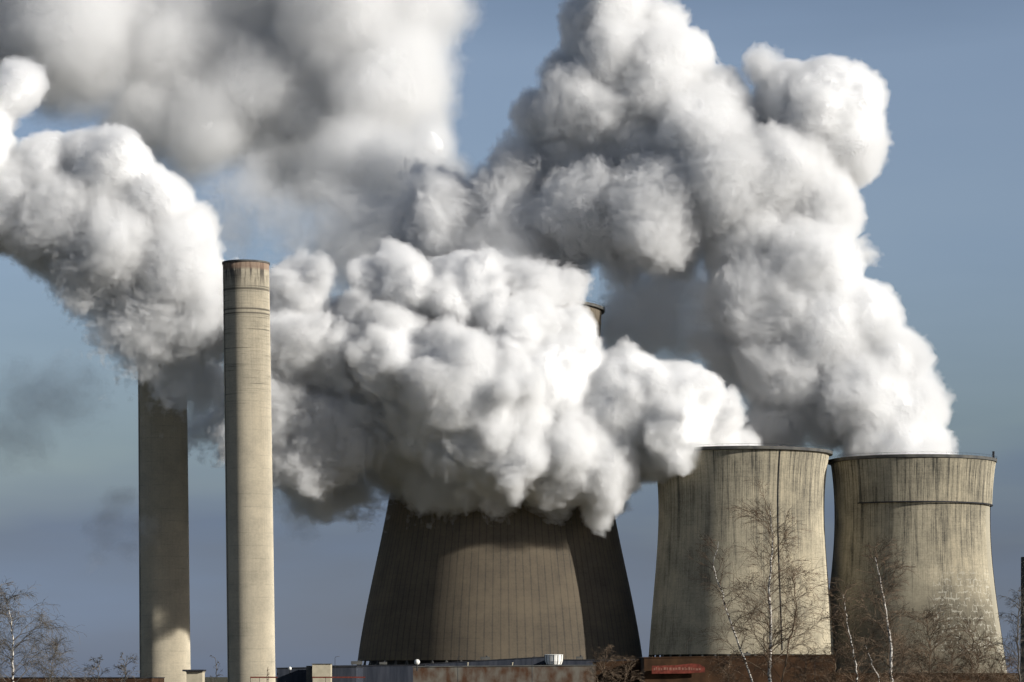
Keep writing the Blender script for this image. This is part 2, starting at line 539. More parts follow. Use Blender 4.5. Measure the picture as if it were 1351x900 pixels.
# ------------------------------------------------------------------ cooling towers
def concrete(name, base, dark, streak=1.0, extra=None, gloss=0.85, ztop=118.0, lift=1.9, ribs=0.0):
    """weathered concrete in metre UVs: vertical run-off streaks, shuttering lines and blotches"""
    m, nt, bs = mat(name)
    L = nt.links.new
    uv = nd(nt, 'ShaderNodeUVMap', uv_map='metres')
    def noise(sx_, sy_, det=4, rough=0.55):
        mp = nd(nt, 'ShaderNodeMapping'); mp.inputs['Scale'].default_value = (sx_, sy_, 1)
        L(uv.outputs[0], mp.inputs[0])
        n = nd(nt, 'ShaderNodeTexNoise'); n.inputs['Scale'].default_value = 1
        n.inputs['Detail'].default_value = det; n.inputs['Roughness'].default_value = rough
        L(mp.outputs[0], n.inputs['Vector'])
        return n.outputs['Fac']
    def ramp(f, a, b_, c0=0.0, c1=1.0):
        r = nd(nt, 'ShaderNodeMapRange'); r.inputs[1].default_value = a; r.inputs[2].default_value = b_
        r.inputs[3].default_value = c0; r.inputs[4].default_value = c1
        L(f, r.inputs[0]); return r.outputs[0]
    def mul(a, b_, op='MULTIPLY'):
        q = nd(nt, 'ShaderNodeMath', operation=op)
        L(a, q.inputs[0])
        if isinstance(b_, float): q.inputs[1].default_value = b_
        else: L(b_, q.inputs[1])
        return q.outputs[0]
    sp = nd(nt, 'ShaderNodeSeparateXYZ'); L(uv.outputs[0], sp.inputs[0])
    z = sp.outputs['Y']
    fine = ramp(noise(1.6, 0.045, 5, .75), .44, .62)                    # narrow run-off streaks
    mask = ramp(noise(0.09, 0.016, 4, .6), .38, .62)                     # where they gather
    runs = mul(ramp(noise(0.45, 0.010, 4, .7), .50, .60), ramp(mul(z, mul(noise(.3, .0, 3, .7), -140.0), 'ADD'), ztop * .35 - 70, ztop - 70))   # long stains from the rim
    blot = ramp(noise(0.05, 0.06, 7, .7), .38, .66)                      # broad damp patches
    grit = ramp(noise(0.9, 1.1, 6, .8), .35, .7)                          # small mottling
    wav = nd(nt, 'ShaderNodeMath', operation='PINGPONG'); wav.inputs[1].default_value = lift / 2
    L(z, wav.inputs[0])
    lines = mul(ramp(wav.outputs[0], 0.0, lift * .05, 1, 0), ramp(noise(.12, .6, 3), .4, .6))
    k = mul(mul(fine, mask), 0.50 * streak)
    for f_, w_ in ((runs, 0.5 * streak), (blot, 0.38), (grit, 0.34), (lines, 0.30)):
        k = mul(k, mul(f_, w_), 'ADD')
    if ribs:
        wu = nd(nt, 'ShaderNodeMath', operation='PINGPONG'); wu.inputs[1].default_value = ribs / 2
        L(sp.outputs['X'], wu.inputs[0])
        k = mul(k, mul(ramp(wu.outputs[0], 0.0, ribs * .13, 1, 0), 0.45), 'ADD')
    col = nd(nt, 'ShaderNodeMix', data_type='RGBA'); col.clamp_factor = True
    col.inputs[6].default_value = (*base, 1); col.inputs[7].default_value = (*dark, 1)
    L(k, col.inputs[0])
    out = col.outputs[2]
    if extra: out = extra(nt, uv, out, noise, ramp, mul)
    L(out, bs.inputs['Base Color'])
    bs.inputs['Roughness'].default_value = gloss
    bs.inputs['Diffuse Roughness'].default_value = 1.0
    bs.inputs['Specular IOR Level'].default_value = 0.05
    return m


def interp(prof, z):
    for (z0, r0), (z1, r1) in zip(prof, prof[1:]):
        if z0 <= z <= z1:
            t = (z - z0) / (z1 - z0)
            return r0 + (r1 - r0) * t
    return prof[-1][1]


def smooth_profile(keys, n=40):
    """Catmull-Rom through (z, r)"""
    z = np.array([k[0] for k in keys]); r = np.array([k[1] for k in keys])
    c = np.polyfit(z, r, min(4, len(keys) - 1))
    zz = np.linspace(z[0], z[-1], n)
    return [(float(a), float(np.polyval(c, a))) for a in zz]


def cooling_tower(px, d, keys, mat_, label, ncol=44, ring_py=None, ring_w=0.0, seed=1):
    """keys: (py, half width px) from the shell's lower lip to the rim"""
    s = K * d
    k = sorted([(EYE + (HY - py) * s, hw * s) for py, hw in keys])
    prof = smooth_profile(k)
    root = empty('cooling_tower', ((px - CX) * s, d, 0), label, 'cooling tower', 'hyperboloid cooling towers of the power plant')
    th = 0.9
    z0, zt = prof[0][0], prof[-1][0]
    out_ = [(r, z) for z, r in prof]
    inn = [(r - th, z) for z, r in reversed(prof)]
    m = MB(); m.lathe(out_ + inn + [out_[0]], 160)
    m.build('shell', mat_, root, smooth=True)
    # rim gallery
    rt = prof[-1][1]
    m = MB(); m.lathe([(rt - 0.2, zt - 1.5), (rt + 1.5, zt - 1.2), (rt + 1.6, zt + 0.25), (rt + 1.35, zt + 0.25), (rt + 1.3, zt - 0.1), (rt - 1.2, zt + 0.02), (rt - 1.2, zt - 1.5), (rt - 0.2, zt - 1.5)], 160)
    m.build('rim_gallery', M['dark_concrete'], root)
    # handrail on the rim
    m = MB(); m.lathe([(rt + 1.5, zt + 1.25), (rt + 1.55, zt + 1.3), (rt + 1.5, zt + 1.35), (rt + 1.45, zt + 1.3), (rt + 1.5, zt + 1.25)], 120)
    for i in range(90):
        w = 2 * math.pi * i / 90
        x, y = (rt + 1.5) * math.sin(w), (rt + 1.5) * math.cos(w)
        m.tube([(x, y, zt + 0.2), (x, y, zt + 1.3)], [0.04, 0.04], 3)
    m.build('handrail', M['dark_steel'], root)
    if ring_py:
        zr = EYE + (HY - ring_py) * s
        rr = interp(prof, zr)
        m = MB(); m.lathe([(rr - 0.3, zr - 0.9), (rr + ring_w, zr - 0.7), (rr + ring_w, zr + 0.3), (rr - 0.3, zr + 0.5)], 160)
        m.build('ring_walkway', M['dark_concrete'], root)
    if z0 > 2:
        # air inlet: crossed raking columns and a dark basin behind them
        m = MB(); r0 = prof[0][1]
        for i in range(ncol):
            w0 = 2 * math.pi * i / ncol
            for sgn in (-1, 1):
                w1 = w0 + sgn * math.pi / ncol
                m.tube([((r0 + 2.5) * math.sin(w0), (r0 + 2.5) * math.cos(w0), 0), ((r0 - .5) * math.sin(w1), (r0 - .5) * math.cos(w1), z0 + .3)], [.45, .45], 5)
        m.build('inlet_columns', M['dark_concrete'], root)
        m = MB(); m.lathe([(r0 - 6, 0.02), (r0 - 6, z0 + 1.5), (0.1, z0 + 1.5)], 64)
        m.build('fill_pack', M['dark_steel'], root)
    return root, prof


def wall_run(root, prof, w_deg, mat_, name, z0, z1, width, proud):
    """a duct or ladder following the shell at bearing w_deg"""
    w = math.radians(w_deg)
    m = MB(); pts = []
    for i in range(41):
        z = z0 + (z1 - z0) * i / 40
        r = interp(prof, z) + proud
        pts.append((r * math.sin(w), r * math.cos(w), z))
    m.tube(pts, [width] * 41, 6)
    return m.build(name, mat_, root)


def patches(zlo, zhi, wlo, whi, R, zring, strip):
    """pale square repairs, a darker damp zone and one sunlit strip painted paler on the shell"""
    def f(nt, uv, out, noise, ramp, mul):
        L = nt.links.new
        sep = nd(nt, 'ShaderNodeSeparateXYZ'); L(uv.outputs[0], sep.inputs[0])
        u, z = sep.outputs['X'], sep.outputs['Y']
        # damp grime low down
        g = mul(ramp(mul(z, mul(noise(.05, .05, 5), 22.0), 'ADD'), 44, 68, .75, 0), 1.0)
        c = nd(nt, 'ShaderNodeMix', data_type='RGBA'); c.inputs[7].default_value = (0.12, 0.108, 0.08, 1)
        L(out, c.inputs[6]); L(mul(g, .9), c.inputs[0])
        # repairs: thin rectangles of fresh mortar
        br = nd(nt, 'ShaderNodeTexBrick')
        br.inputs['Scale'].default_value = 1.0; br.inputs['Mortar Size'].default_value = .34
        br.inputs['Mortar Smooth'].default_value = .15
        br.inputs['Brick Width'].default_value = 3.4; br.inputs['Row Height'].default_value = 3.2
        wn = nd(nt, 'ShaderNodeTexNoise'); wn.inputs['Scale'].default_value = .35; wn.inputs['Detail'].default_value = 3
        L(uv.outputs[0], wn.inputs['Vector'])
        wa = nd(nt, 'ShaderNodeVectorMath', operation='SCALE'); wa.inputs['Scale'].default_value = 2.6
        wb = nd(nt, 'ShaderNodeVectorMath', operation='ADD')
        L(wn.outputs['Color'], wa.inputs[0]); L(wa.outputs[0], wb.inputs[0]); L(uv.outputs[0], wb.inputs[1])
        L(wb.outputs[0], br.inputs['Vector'])
        pick = ramp(noise(.20, .26, 4, .75), .50, .53)
        zone = mul(mul(ramp(z, zlo, zlo + 4), ramp(z, zhi - 10, zhi, 1, 0)), mul(ramp(u, R * wlo, R * (wlo + .1)), ramp(u, R * (whi - .1), R * whi, 1, 0)))
        k = mul(mul(pick, br.outputs['Fac']), zone)
        c2 = nd(nt, 'ShaderNodeMix', data_type='RGBA'); c2.inputs[7].default_value = (0.80, 0.77, 0.66, 1)
        L(c.outputs[2], c2.inputs[6]); L(mul(k, .45), c2.inputs[0])
        s_ = mul(mul(ramp(u, R * strip[0], R * (strip[0] + .02)), ramp(u, R * strip[1], R * (strip[1] + .02), 1, 0)), ramp(z, zring, zring + .3, 1, 0))  # sunlit strip on the right side below the ring, put into the colour
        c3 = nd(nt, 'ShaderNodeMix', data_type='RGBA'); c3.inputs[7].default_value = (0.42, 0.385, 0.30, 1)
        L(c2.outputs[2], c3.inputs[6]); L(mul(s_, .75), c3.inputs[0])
        return c3.outputs[2]
    return f


M = {}
M['dark_concrete'] = plain('dark_concrete', (0.07, 0.07, 0.07), (0.13, 0.125, 0.11), 0.3)
M['dark_steel'] = plain('dark_steel', (0.02, 0.022, 0.026), (0.04, 0.04, 0.045), 0.5, 0.6)
M['tower_a'] = concrete('weathered_concrete', (0.70, 0.62, 0.455), (0.12, 0.112, 0.092))
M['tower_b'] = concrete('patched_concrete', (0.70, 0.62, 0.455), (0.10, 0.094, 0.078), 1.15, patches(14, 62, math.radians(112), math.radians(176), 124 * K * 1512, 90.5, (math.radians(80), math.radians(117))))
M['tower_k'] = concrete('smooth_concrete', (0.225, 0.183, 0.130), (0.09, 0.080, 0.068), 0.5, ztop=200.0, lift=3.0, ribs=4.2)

ta, pa = cooling_tower(978, 1500, [(864, 122), (800, 117), (740, 112), (680, 109), (645, 110), (598, 116)], M['tower_a'],
              'squat concrete cooling tower with a thin dark vertical line down its lit side')
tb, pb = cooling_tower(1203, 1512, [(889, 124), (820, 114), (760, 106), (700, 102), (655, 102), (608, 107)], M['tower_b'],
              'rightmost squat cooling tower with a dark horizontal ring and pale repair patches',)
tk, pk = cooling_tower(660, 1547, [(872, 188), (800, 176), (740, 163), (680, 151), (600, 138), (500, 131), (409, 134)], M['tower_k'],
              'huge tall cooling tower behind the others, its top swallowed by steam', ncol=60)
wall_run(ta, pa, 180 - 21, M['dark_steel'], 'ladder', 18, 118, .22, .25)
wall_run(tb, pb, 89, M['dark_steel'], 'cable_duct', 3, 119, .6, .4)
# thicker upper band reaching from its lower ring to the rim, round the side facing us
m = MB(); seg = 90; w0, w1 = math.radians(60), math.radians(229)
zs = [z for z, r in pb if z > 91.6]; zs = [91.6] + zs[:-1] + [pb[-1][0] - 1.52]
ring = [(interp(pb, 91.6) - .3, 91.6)] + [(interp(pb, z) + 1.15, z) for z in zs] + [(interp(pb, zs[-1]) - .3, zs[-1])]
Rm = 124 * K * 1512
for (r, z) in ring:
    for k in range(seg + 1):
        w = w0 + (w1 - w0) * k / seg
        m.v.append((r * math.sin(w), r * math.cos(w), z)); m.uv.append((Rm * w, z))
n = len(ring)
for i in range(n - 1):
    for k in range(seg):
        a = i * (seg + 1) + k
        m.f.append((a, a + seg + 1, a + seg + 2, a + 1)); m.mi.append(0)
for e in (0, seg):
    m.f.append(tuple(i * (seg + 1) + e for i in (range(n) if e else reversed(range(n))))); m.mi.append(0)
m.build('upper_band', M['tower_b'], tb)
m = MB(); seg = 60
pts = [((interp(pb, 91.2) + 1.3) * math.sin(w0 + (w1 - w0) * k / 60), (interp(pb, 91.2) + 1.3) * math.cos(w0 + (w1 - w0) * k / 60), 91.2) for k in range(61)]
m.tube(pts, [.33] * 61, 6); m.build('ring_beam', M['dark_steel'], tb)



def ch_extra(top):
    def f(nt, uv, out, noise, ramp, mul):
        L = nt.links.new
        sep = nd(nt, 'ShaderNodeSeparateXYZ'); L(uv.outputs[0], sep.inputs[0])
        z = sep.outputs['Y']
        # casting rings near the top: darker or paler horizontal bands of uneven strength
        band = ramp(noise(0.03, 1.1, 3, .7), .55, .68)
        upper = ramp(z, top - 75, top - 62)
        k = mul(mul(band, upper), 0.85)
        c = nd(nt, 'ShaderNodeMix', data_type='RGBA'); c.inputs[7].default_value = (0.16, 0.15, 0.12, 1)
        L(out, c.inputs[6]); L(k, c.inputs[0])
        # soot runs under the rim
        n = noise(0.7, 0.06, 4, .6)
        soot = mul(ramp(n, .48, .56), ramp(z, top - 14, top - 5))
        c2 = nd(nt, 'ShaderNodeMix', data_type='RGBA'); c2.inputs[7].default_value = (0.05, 0.045, 0.045, 1)
        L(c.outputs[2], c2.inputs[6]); L(mul(soot, 0.8), c2.inputs[0])
        # rusty rim
        c3 = nd(nt, 'ShaderNodeMix', data_type='RGBA'); c3.inputs[7].default_value = (0.27, 0.18, 0.13, 1)
        L(c2.outputs[2], c3.inputs[6]); L(ramp(z, top - 4.5, top - 3.2, 0, .75), c3.inputs[0])
        # three sharp joint rings
        o = c3.outputs[2]
        for dz, w in ((13.2, .35), (22.5, .25), (24.5, .2)):
            d = mul(mul(z, -(top - dz), 'ADD'), 1.0, 'ABSOLUTE')
            q = nd(nt, 'ShaderNodeMix', data_type='RGBA'); q.inputs[7].default_value = (0.09, 0.08, 0.065, 1)
            L(o, q.inputs[6]); L(ramp(d, w, w + .3, .7, 0), q.inputs[0]); o = q.outputs[2]
        return o
    return f


def chimney(px_top, px_bot, top_py, hw_t, hw_b, d, label):
    s = K * d
    top = EYE + (HY - top_py) * s
    zb = EYE + (HY - 893) * s
    x0 = (px_bot - CX) * s
    lean = ((px_top - px_bot) * s / top, 0)
    root = empty('chimney', (x0, d, 0), label, 'chimney', 'tall concrete chimneys')
    r0, r1 = hw_b * s, hw_t * s
    prof = [(r0 + (r1 - r0) * t, top * t) for t in np.linspace(0, 1, 30)]
    prof += [(r1 - .7, top), (r1 - .8, top - 12)]
    m = MB(); m.lathe(prof, 96, 0, lean)
    cm = concrete('chimney_concrete', (0.63, 0.56, 0.43), (0.28, 0.255, 0.20), 0.4, ch_extra(top), ztop=top, lift=6.0)
    m.build('shaft', cm, root, smooth=False).data.polygons.foreach_set('use_smooth', [True] * (29 * 96) + [False] * (2 * 96))
    m = MB()
    for dz, w, h in ((0.0, .35, .7),):
        r = r1 + (r0 - r1) * dz / top
        m.lathe([(r - .1, top - dz - h), (r + w, top - dz - h), (r + w, top - dz + .12), (r - .1, top - dz + .12)], 96, 0, lean)
    m.build('collar', M['dark_concrete'], root)
    # ladder with safety hoops down the shaded side
    m = MB()
    w = math.radians(180 + 62)
    for sgn in (-1, 1):
        m.tube([((r0 + (r1 - r0) * z / top + .35) * math.sin(w + sgn * .02) + lean[0] * z, (r0 + (r1 - r0) * z / top + .35) * math.cos(w + sgn * .02), z) for z in (0, top)], [.06, .06], 4)
    z = 1.0
    while z < top:
        r = r0 + (r1 - r0) * z / top + .35
        m.tube([(r * math.sin(w - .02) + lean[0] * z, r * math.cos(w - .02), z), (r * math.sin(w + .02) + lean[0] * z, r * math.cos(w + .02), z)], [.03, .03], 3)
        z += 1.0
    m.build('ladder', M['dark_steel'], root)
    return root


chimney(324.5, 332, 347, 30.5, 31.5, 1400, 'nearer concrete chimney with its sooty rim clear of the steam')
chimney(213, 218, 345, 31.5, 33.5, 1525, 'farther concrete chimney whose upper part disappears into the steam')


# ------------------------------------------------------------------ low buildings along the foot of the picture
def wx(px, d): return (px - CX) * K * d
def wz(py, d): return EYE + (HY - py) * K * d


M['navy_cladding'] = plain('navy_cladding', (0.025, 0.03, 0.042), (0.05, 0.055, 0.07), 0.6, .7, (1, 1, .1))
M['stained_wall'] = plain('stained_wall', (0.08, 0.04, 0.022), (0.16, 0.145, 0.12), 0.35, .9, (1, 1, .6), 6)
M['beige'] = plain('beige_panel', (0.42, 0.37, 0.27), (0.52, 0.46, 0.34), 0.4)
M['brown_wall'] = plain('brown_wall', (0.035, 0.018, 0.009), (0.075, 0.038, 0.018), 0.25, .9, (1, 1, .8), 6)
M['white_paint'] = plain('white_paint', (0.70, 0.68, 0.62), (0.82, 0.80, 0.75), 0.7, .5)
M['red_paint'] = plain('red_paint', (0.10, 0.022, 0.014), (0.20, 0.045, 0.03), 0.8, .6)
M['pale_letter'] = plain('faded_lettering', (0.22, 0.10, 0.07), (0.30, 0.15, 0.11), 1.2)
M['dark_glass'] = plain('dark_glass', (0.015, 0.018, 0.022), (0.03, 0.035, 0.04), .3, .15)


def hall(name, px0, px1, py0, py1, d, depth, wall, roof, label, windows=0, parapet=.35, cat='industrial building'):
    """hall whose roofline runs from py0 at px0 to py1 at px1"""
    x0, x1, z0, z1 = wx(px0, d), wx(px1, d), wz(py0, d), wz(py1, d)
    xm = (x0 + x1) / 2
    root = empty(name, (xm, d, 0), label, cat, 'low buildings of the plant')
    a, b_ = x0 - xm, x1 - xm
    m = MB(); m.prism([(a, 0), (b_, 0), (b_, z1 - parapet), (a, z0 - parapet)], 0, depth)
    m.build('wall', wall, root)
    m = MB(); m.prism([(a - .25, z0 - parapet + .003), (b_ + .25, z1 - parapet + .003), (b_ + .25, z1), (a - .25, z0)], -.25, depth + .25)
    m.build('roof', roof, root)
    for i in range(windows):
        x = a + (b_ - a) * (i + .5) / windows
        zt = z0 + (z1 - z0) * (i + .5) / windows - parapet - 1.2
        m = MB(); m.box((x - 1.1, -.06, zt - 1.3), (x + 1.1, .05, zt))
        w = m.build('window', M['dark_glass'], root)
        m = MB(); m.box((x - 1.25, -.10, zt - 1.45), (x + 1.25, -.003, zt - 1.303)); m.build('sill', M['dark_concrete'], w)
    return root


hall('industrial_hall', 365, 470, 881, 879, 1150, 60, M['navy_cladding'], M['dark_steel'], 'low navy hall right beside the nearer chimney')
hall('industrial_hall', 428, 560, 878, 877, 1200, 60, M['navy_cladding'], M['dark_steel'], 'long navy hall at the left foot of the huge tower')
hall('industrial_hall', 552, 722, 876, 866, 1250, 50, M['navy_cladding'], M['dark_steel'], 'dark hall with a sloping roofline below the huge tower')
hall('industrial_hall', 722, 808, 870, 870, 1240, 40, M['navy_cladding'], M['dark_steel'], 'short dark hall to the right of the white tank')
hall('industrial_hall', 545, 786, 879, 877, 1000, 30, M['stained_wall'], M['dark_concrete'], 'long low building with rust stained grey wall below the huge tower', 0)
hall('industrial_hall', 786, 872, 872, 868, 1050, 40, M['brown_wall'], M['dark_steel'], 'dark brown building behind the scrub left of the red sign')
hall('industrial_hall', 850, 1102, 867, 864, 1020, 40, M['brown_wall'], M['brown_wall'], 'wide dark brown building at the foot of the cooling tower', 0)
hall('industrial_hall', 1096, 1345, 888, 888, 1020, 40, M['brown_wall'], M['brown_wall'], 'low dark brown building under the rightmost cooling tower', 0)
hall('industrial_hall', -20, 200, 893.5, 893.5, 1100, 40, M['brown_wall'], M['dark_steel'], 'very low dark building behind the leftmost trees', 0)

# pump house right of the farther chimney
r = hall('pump_house', 246, 267, 886, 886, 1180, 9, M['beige'], M['beige'], 'small beige block with a dark slab roof between the chimneys', 0, cat='pump house')
m = MB(); m.box((-4.6, -1.2, wz(886, 1180) + .003), (3.6, 10, wz(883.5, 1180))); m.build('roof_slab', M['dark_steel'], r)

# beige rooftop house
d = 1140
r = empty('stair_tower', (wx(424, d), d, 0), 'boxy beige stair tower rising between the navy halls', 'stair tower')
m = MB(); m.box((-3.4, -1.0, 0), (3.6, 7, wz(876.5, d))); m.build('wall', M['beige'], r)
m = MB(); m.box((-3.7, -1.3, wz(876.5, d) + .003), (3.9, 7.3, wz(875.6, d))); m.build('roof', M['dark_concrete'], r)
m = MB(); m.box((-5.8, .5, 0), (-3.403, 6.5, wz(878.5, d))); m.build('side_annexe', M['dark_concrete'], r)

# white tank with ribbed, tapering sides
d = 1015
s_ = K * d
r = empty('white_tank', (wx(731, d), d + 6, wz(878.4, d)), 'ribbed white tank tapering downwards on the long low roof', 'tank')
prof = [(0.1, 0), (2.1, 0), (2.7, .5), (3.1, 1.6), (3.2, 3.4), (3.3, 3.75), (2.9, 3.9), (.1, 3.9)]
m = MB(); m.lathe(prof, 28); m.build('vessel', M['white_paint'], r)
for i in range(14):
    w = 2 * math.pi * i / 14
    m = MB(); m.tube([((a + .06) * math.sin(w), (a + .06) * math.cos(w), z) for a, z in prof[1:6]], [.1] * 5, 4)
    m.build('rib', M['dark_concrete'], r)

# round white roof lamps / domes
for px, py, d, rr, lab in ((550, 873.5, 995, .95, 'bright white dome at the left end of the long low building'), (382, 882, 1145, .7, 'small white dome on the navy hall roof')):
    m = MB()
    pr = [(.02, -rr)] + [(rr * math.cos(a), rr * math.sin(a)) for a in np.linspace(-1.3, 1.45, 9)] + [(.02, rr)]
    m.lathe(pr, 20)
    o = m.build('roof_dome', M['white_paint'], None, True, (wx(px, d), d + 2, wz(py, d)))
    tag(o, lab, 'roof dome')
    m = MB(); m.tube([(0, 0, -3.0), (0, 0, -rr)], [.2, .2], 6); m.build('stem', M['dark_steel'], o)
for px in (617, 676):
    d = 1000; m = MB(); z = wz(878.6, d)
    m.tube([(0, 0, 0), (0, 0, .9)], [.18, .18], 8); m.tube([(0, 0, .9), (0, 0, 1.15)], [.34, .30], 8)
    o = m.build('vent_pipe', M['beige'], None, False, (wx(px, d), d + 3, z)); tag(o, 'short pale vent pipe on the long low roof, %s' % ('nearer its left end' if px == 617 else 'nearer the white tank'), 'vent pipe')

# faded red sign on the brown building
d = 1018
r = empty('red_sign', (wx(895, d), d, wz(889, d)), 'long faded red sign on the dark brown building', 'sign')
m = MB()
hw = 35 * K * d
m.prism([(-hw, 0), (hw * .3, .1), (hw, .5), (hw, 2.2), (hw * .78, 3.3), (hw * .5, 3.5), (-hw * .1, 2.9), (-hw, 2.7)], -.25, -.05)
m.build('board', M['red_paint'], r)
# worn unreadable marks on the board
rg = random.Random(4)
x = -hw * .93
while x < hw * .85:
    w = .3 + rg.random() * .5
    m = MB(); m.box((x, -.30, 1.15 + rg.random() * .25), (x + w, -.253, 1.8 + rg.random() * .5)); x += w + .2 + rg.random() * .35
    m.build('worn_mark', M['pale_letter'], r)


# red barrier rails low in front
for a, b_, lab in ((330, 366, 'red rail at the foot of the nearer chimney'), (412, 482, 'red rail along the foot of the navy halls')):
    d = 980
    r = empty('barrier_rail', (wx((a + b_) / 2, d), d, 0), lab, 'barrier', 'red barrier rails')
    h = (b_ - a) / 2 * K * d; z = wz(893.2, d)
    m = MB(); m.box((-h, -.06, z - .35), (h, .06, z + .1)); m.build('rail', M['red_paint'], r)
    n = max(3, int(h / 2))
    for i in range(n + 1):
        x = -h + 2 * h * i / n * .98 + .1
        m = MB(); m.box((x - .07, .063, 0), (x + .07, .2, z)); m.build('post', M['dark_steel'], r)

# slim dark stack on the right margin
d = 1700
s_ = K * d
m = MB(); m.lathe([(3.4, 0), (3.0, wz(735, d)), (2.4, wz(735, d)), (2.4, wz(735, d) - 3)], 32)
o = m.build('slim_chimney', M['dark_concrete'], None, False, (wx(1354, d), d, 0)); tag(o, 'slim dark chimney cut off by the right edge of the picture', 'chimney')


# ------------------------------------------------------------------ bare trees
def bark_birch():
    m, nt, b_ = mat('birch_bark')
    L = nt.links.new
    tc = nd(nt, 'ShaderNodeTexCoord')
    mp = nd(nt, 'ShaderNodeMapping'); mp.inputs['Scale'].default_value = (2.2, 2.2, 5)
    nz = nd(nt, 'ShaderNodeTexNoise'); nz.inputs['Scale'].default_value = 1.3; nz.inputs['Detail'].default_value = 4
    rp = nd(nt, 'ShaderNodeValToRGB')
    rp.color_ramp.elements[0].position = .42; rp.color_ramp.elements[0].color = (.05, .04, .035, 1)
    rp.color_ramp.elements[1].position = .50; rp.color_ramp.elements[1].color = (.62, .58, .52, 1)
    L(tc.outputs['Object'], mp.inputs[0]); L(mp.outputs[0], nz.inputs[0]); L(nz.outputs['Fac'], rp.inputs[0]); L(rp.outputs[0], b_.inputs['Base Color'])
    return m


M['birch'] = bark_birch()
M['twig'] = plain('twig_bark', (0.085, 0.06, 0.04), (0.19, 0.135, 0.09), 1.5)
M['twig_grey'] = plain('grey_twig_bark', (0.06, 0.055, 0.045), (0.16, 0.14, 0.12), 1.5)


def limb(m, rg, p, dr, ln, rad, droop, sub, depth, maxd, wob=.45, sides=4):
    """one wandering limb; returns nothing, spawns side limbs"""
    n = 5 if depth < 2 else 4
    pts = [p]; rads = [rad]
    d = dr.normalized()
    q = Vector(p)
    nodes = []
    for i in range(n):
        d = (d + Vector((rg.gauss(0, wob), rg.gauss(0, wob), rg.gauss(0, wob * .6))) * .4 + Vector((0, 0, -droop)) * (i / n)).normalized()
        q = q + d * (ln / n)
        pts.append(tuple(q)); rads.append(max(rad * (1 - .8 * (i + 1) / n), .009)); nodes.append((q.copy(), d.copy()))
    m.tube(pts, rads, sides if depth < 2 else 3, cap=False)
    if depth >= maxd: return
    for k in range(sub[min(depth, len(sub) - 1)]):
        t = .15 + .85 * rg.random()
        i = min(int(t * n), n - 1)
        q0, d0 = nodes[i]
        side = Vector((rg.gauss(0, 1), rg.gauss(0, 1), rg.gauss(0, .5)))
        side = (side - d0 * side.dot(d0)).normalized()
        nd_ = (d0 * (.75 + .3 * rg.random()) + side * (.45 + .4 * rg.random())).normalized()
        limb(m, rg, q0, nd_, ln * (.38 + .3 * rg.random()), rads[min(i + 1, n)] * .75, droop * 1.5, sub, depth + 1, maxd, wob)


def bare_tree(name, stem, d, r0, crown, label, cat, group, seed, twigm='twig', barkm='birch', nl=22, maxd=3, sub=(7, 6, 4), droop=.10, top=None, spread=1.0, tw=1.0, low=.25):
    """stem: list of (px, py) from low to the tip, extended down to the ground. crown: half width in px at mid height"""
    rg = random.Random(seed)
    pts = [Vector(P(x, y, d)) for x, y in stem]
    dirn = (pts[0] - pts[1]); dirn.z = min(dirn.z, -.1)
    foot = pts[0] + dirn * (pts[0].z / max(1e-3, -dirn.z)) * .35
    foot = Vector((foot.x, foot.y, 0))
    pts = [foot] + pts
    for i in range(1, len(pts)): pts[i].y = foot.y + rg.gauss(0, .15)
    root = empty(name, tuple(foot), label, cat, group)
    L_ = [0]
    for a, b_ in zip(pts, pts[1:]): L_.append(L_[-1] + (b_ - a).length)
    T = L_[-1]
    def at(t):
        t *= T
        for i in range(len(pts) - 1):
            if t <= L_[i + 1]:
                k = (t - L_[i]) / (L_[i + 1] - L_[i]); return pts[i].lerp(pts[i + 1], k), (pts[i + 1] - pts[i]).normalized()
        return pts[-1], (pts[-1] - pts[-2]).normalized()
    n = 26
    tr = []
    for i in range(n + 1):
        q, _ = at(i / n); w = .05 * (0 if i in (0, n) else 1)
        tr.append(tuple(q - foot + Vector((rg.gauss(0, w), rg.gauss(0, w), 0))))
    nl = int(nl * 1.35)
    rr = lambda t: r0 * (1 - t) ** .8 * (1 + .25 * max(0, .08 - t) / .08) + .02
    m = MB(); m.tube(tr, [rr(i / n) for i in range(n + 1)], 8)
    m.build('trunk', M[barkm], root, True)
    m = MB()
    cw = crown * K * d
    for k in range(nl):
        t = low + (1 - low) * (k + rg.random()) / nl
        q, dd = at(t)
        a = rg.random() * 2 * math.pi
        up = .5 + .9 * rg.random()
        v = Vector((math.cos(a), math.sin(a), up))
        ln = cw * (1.25 - .75 * max(0, (t - low) / (1 - low))) * (.7 + .5 * rg.random()) * spread
        limb(m, rg, tuple(q - foot), v, ln, max(rr(t) * .32, .03) * tw, droop, sub, 0, maxd - 1)
    m.build('crown', M[twigm], root)
    return root


G = 'bare birches and scrub before the plant'
bare_tree('birch_tree', [(1015, 896), (1017, 840), (1015, 770), (1020, 720), (1016, 672)], 260, .17, 62, 'tall white trunked bare birch standing before the nearer small cooling tower', 'birch tree', G, 1, nl=34, sub=(8, 7, 4))
bare_tree('birch_tree', [(992, 896), (972, 845), (955, 790), (940, 745), (948, 715)], 262, .09, 44, 'thin slanting bare birch leaning left of the tall white birch', 'birch tree', G, 2, nl=18, sub=(7, 6, 4))
bare_tree('birch_tree', [(1032, 896), (1042, 850), (1052, 800), (1045, 755)], 255, .07, 34, 'slight bare birch leaning right of the tall white birch', 'birch tree', G, 3, nl=16, barkm='twig')
bare_tree('birch_tree', [(1176, 896), (1176, 850), (1168, 800), (1160, 762), (1155, 735)], 250, .15, 52, 'pale curved birch standing before the rightmost tower', 'birch tree', G, 4, nl=26, sub=(8, 7, 4))
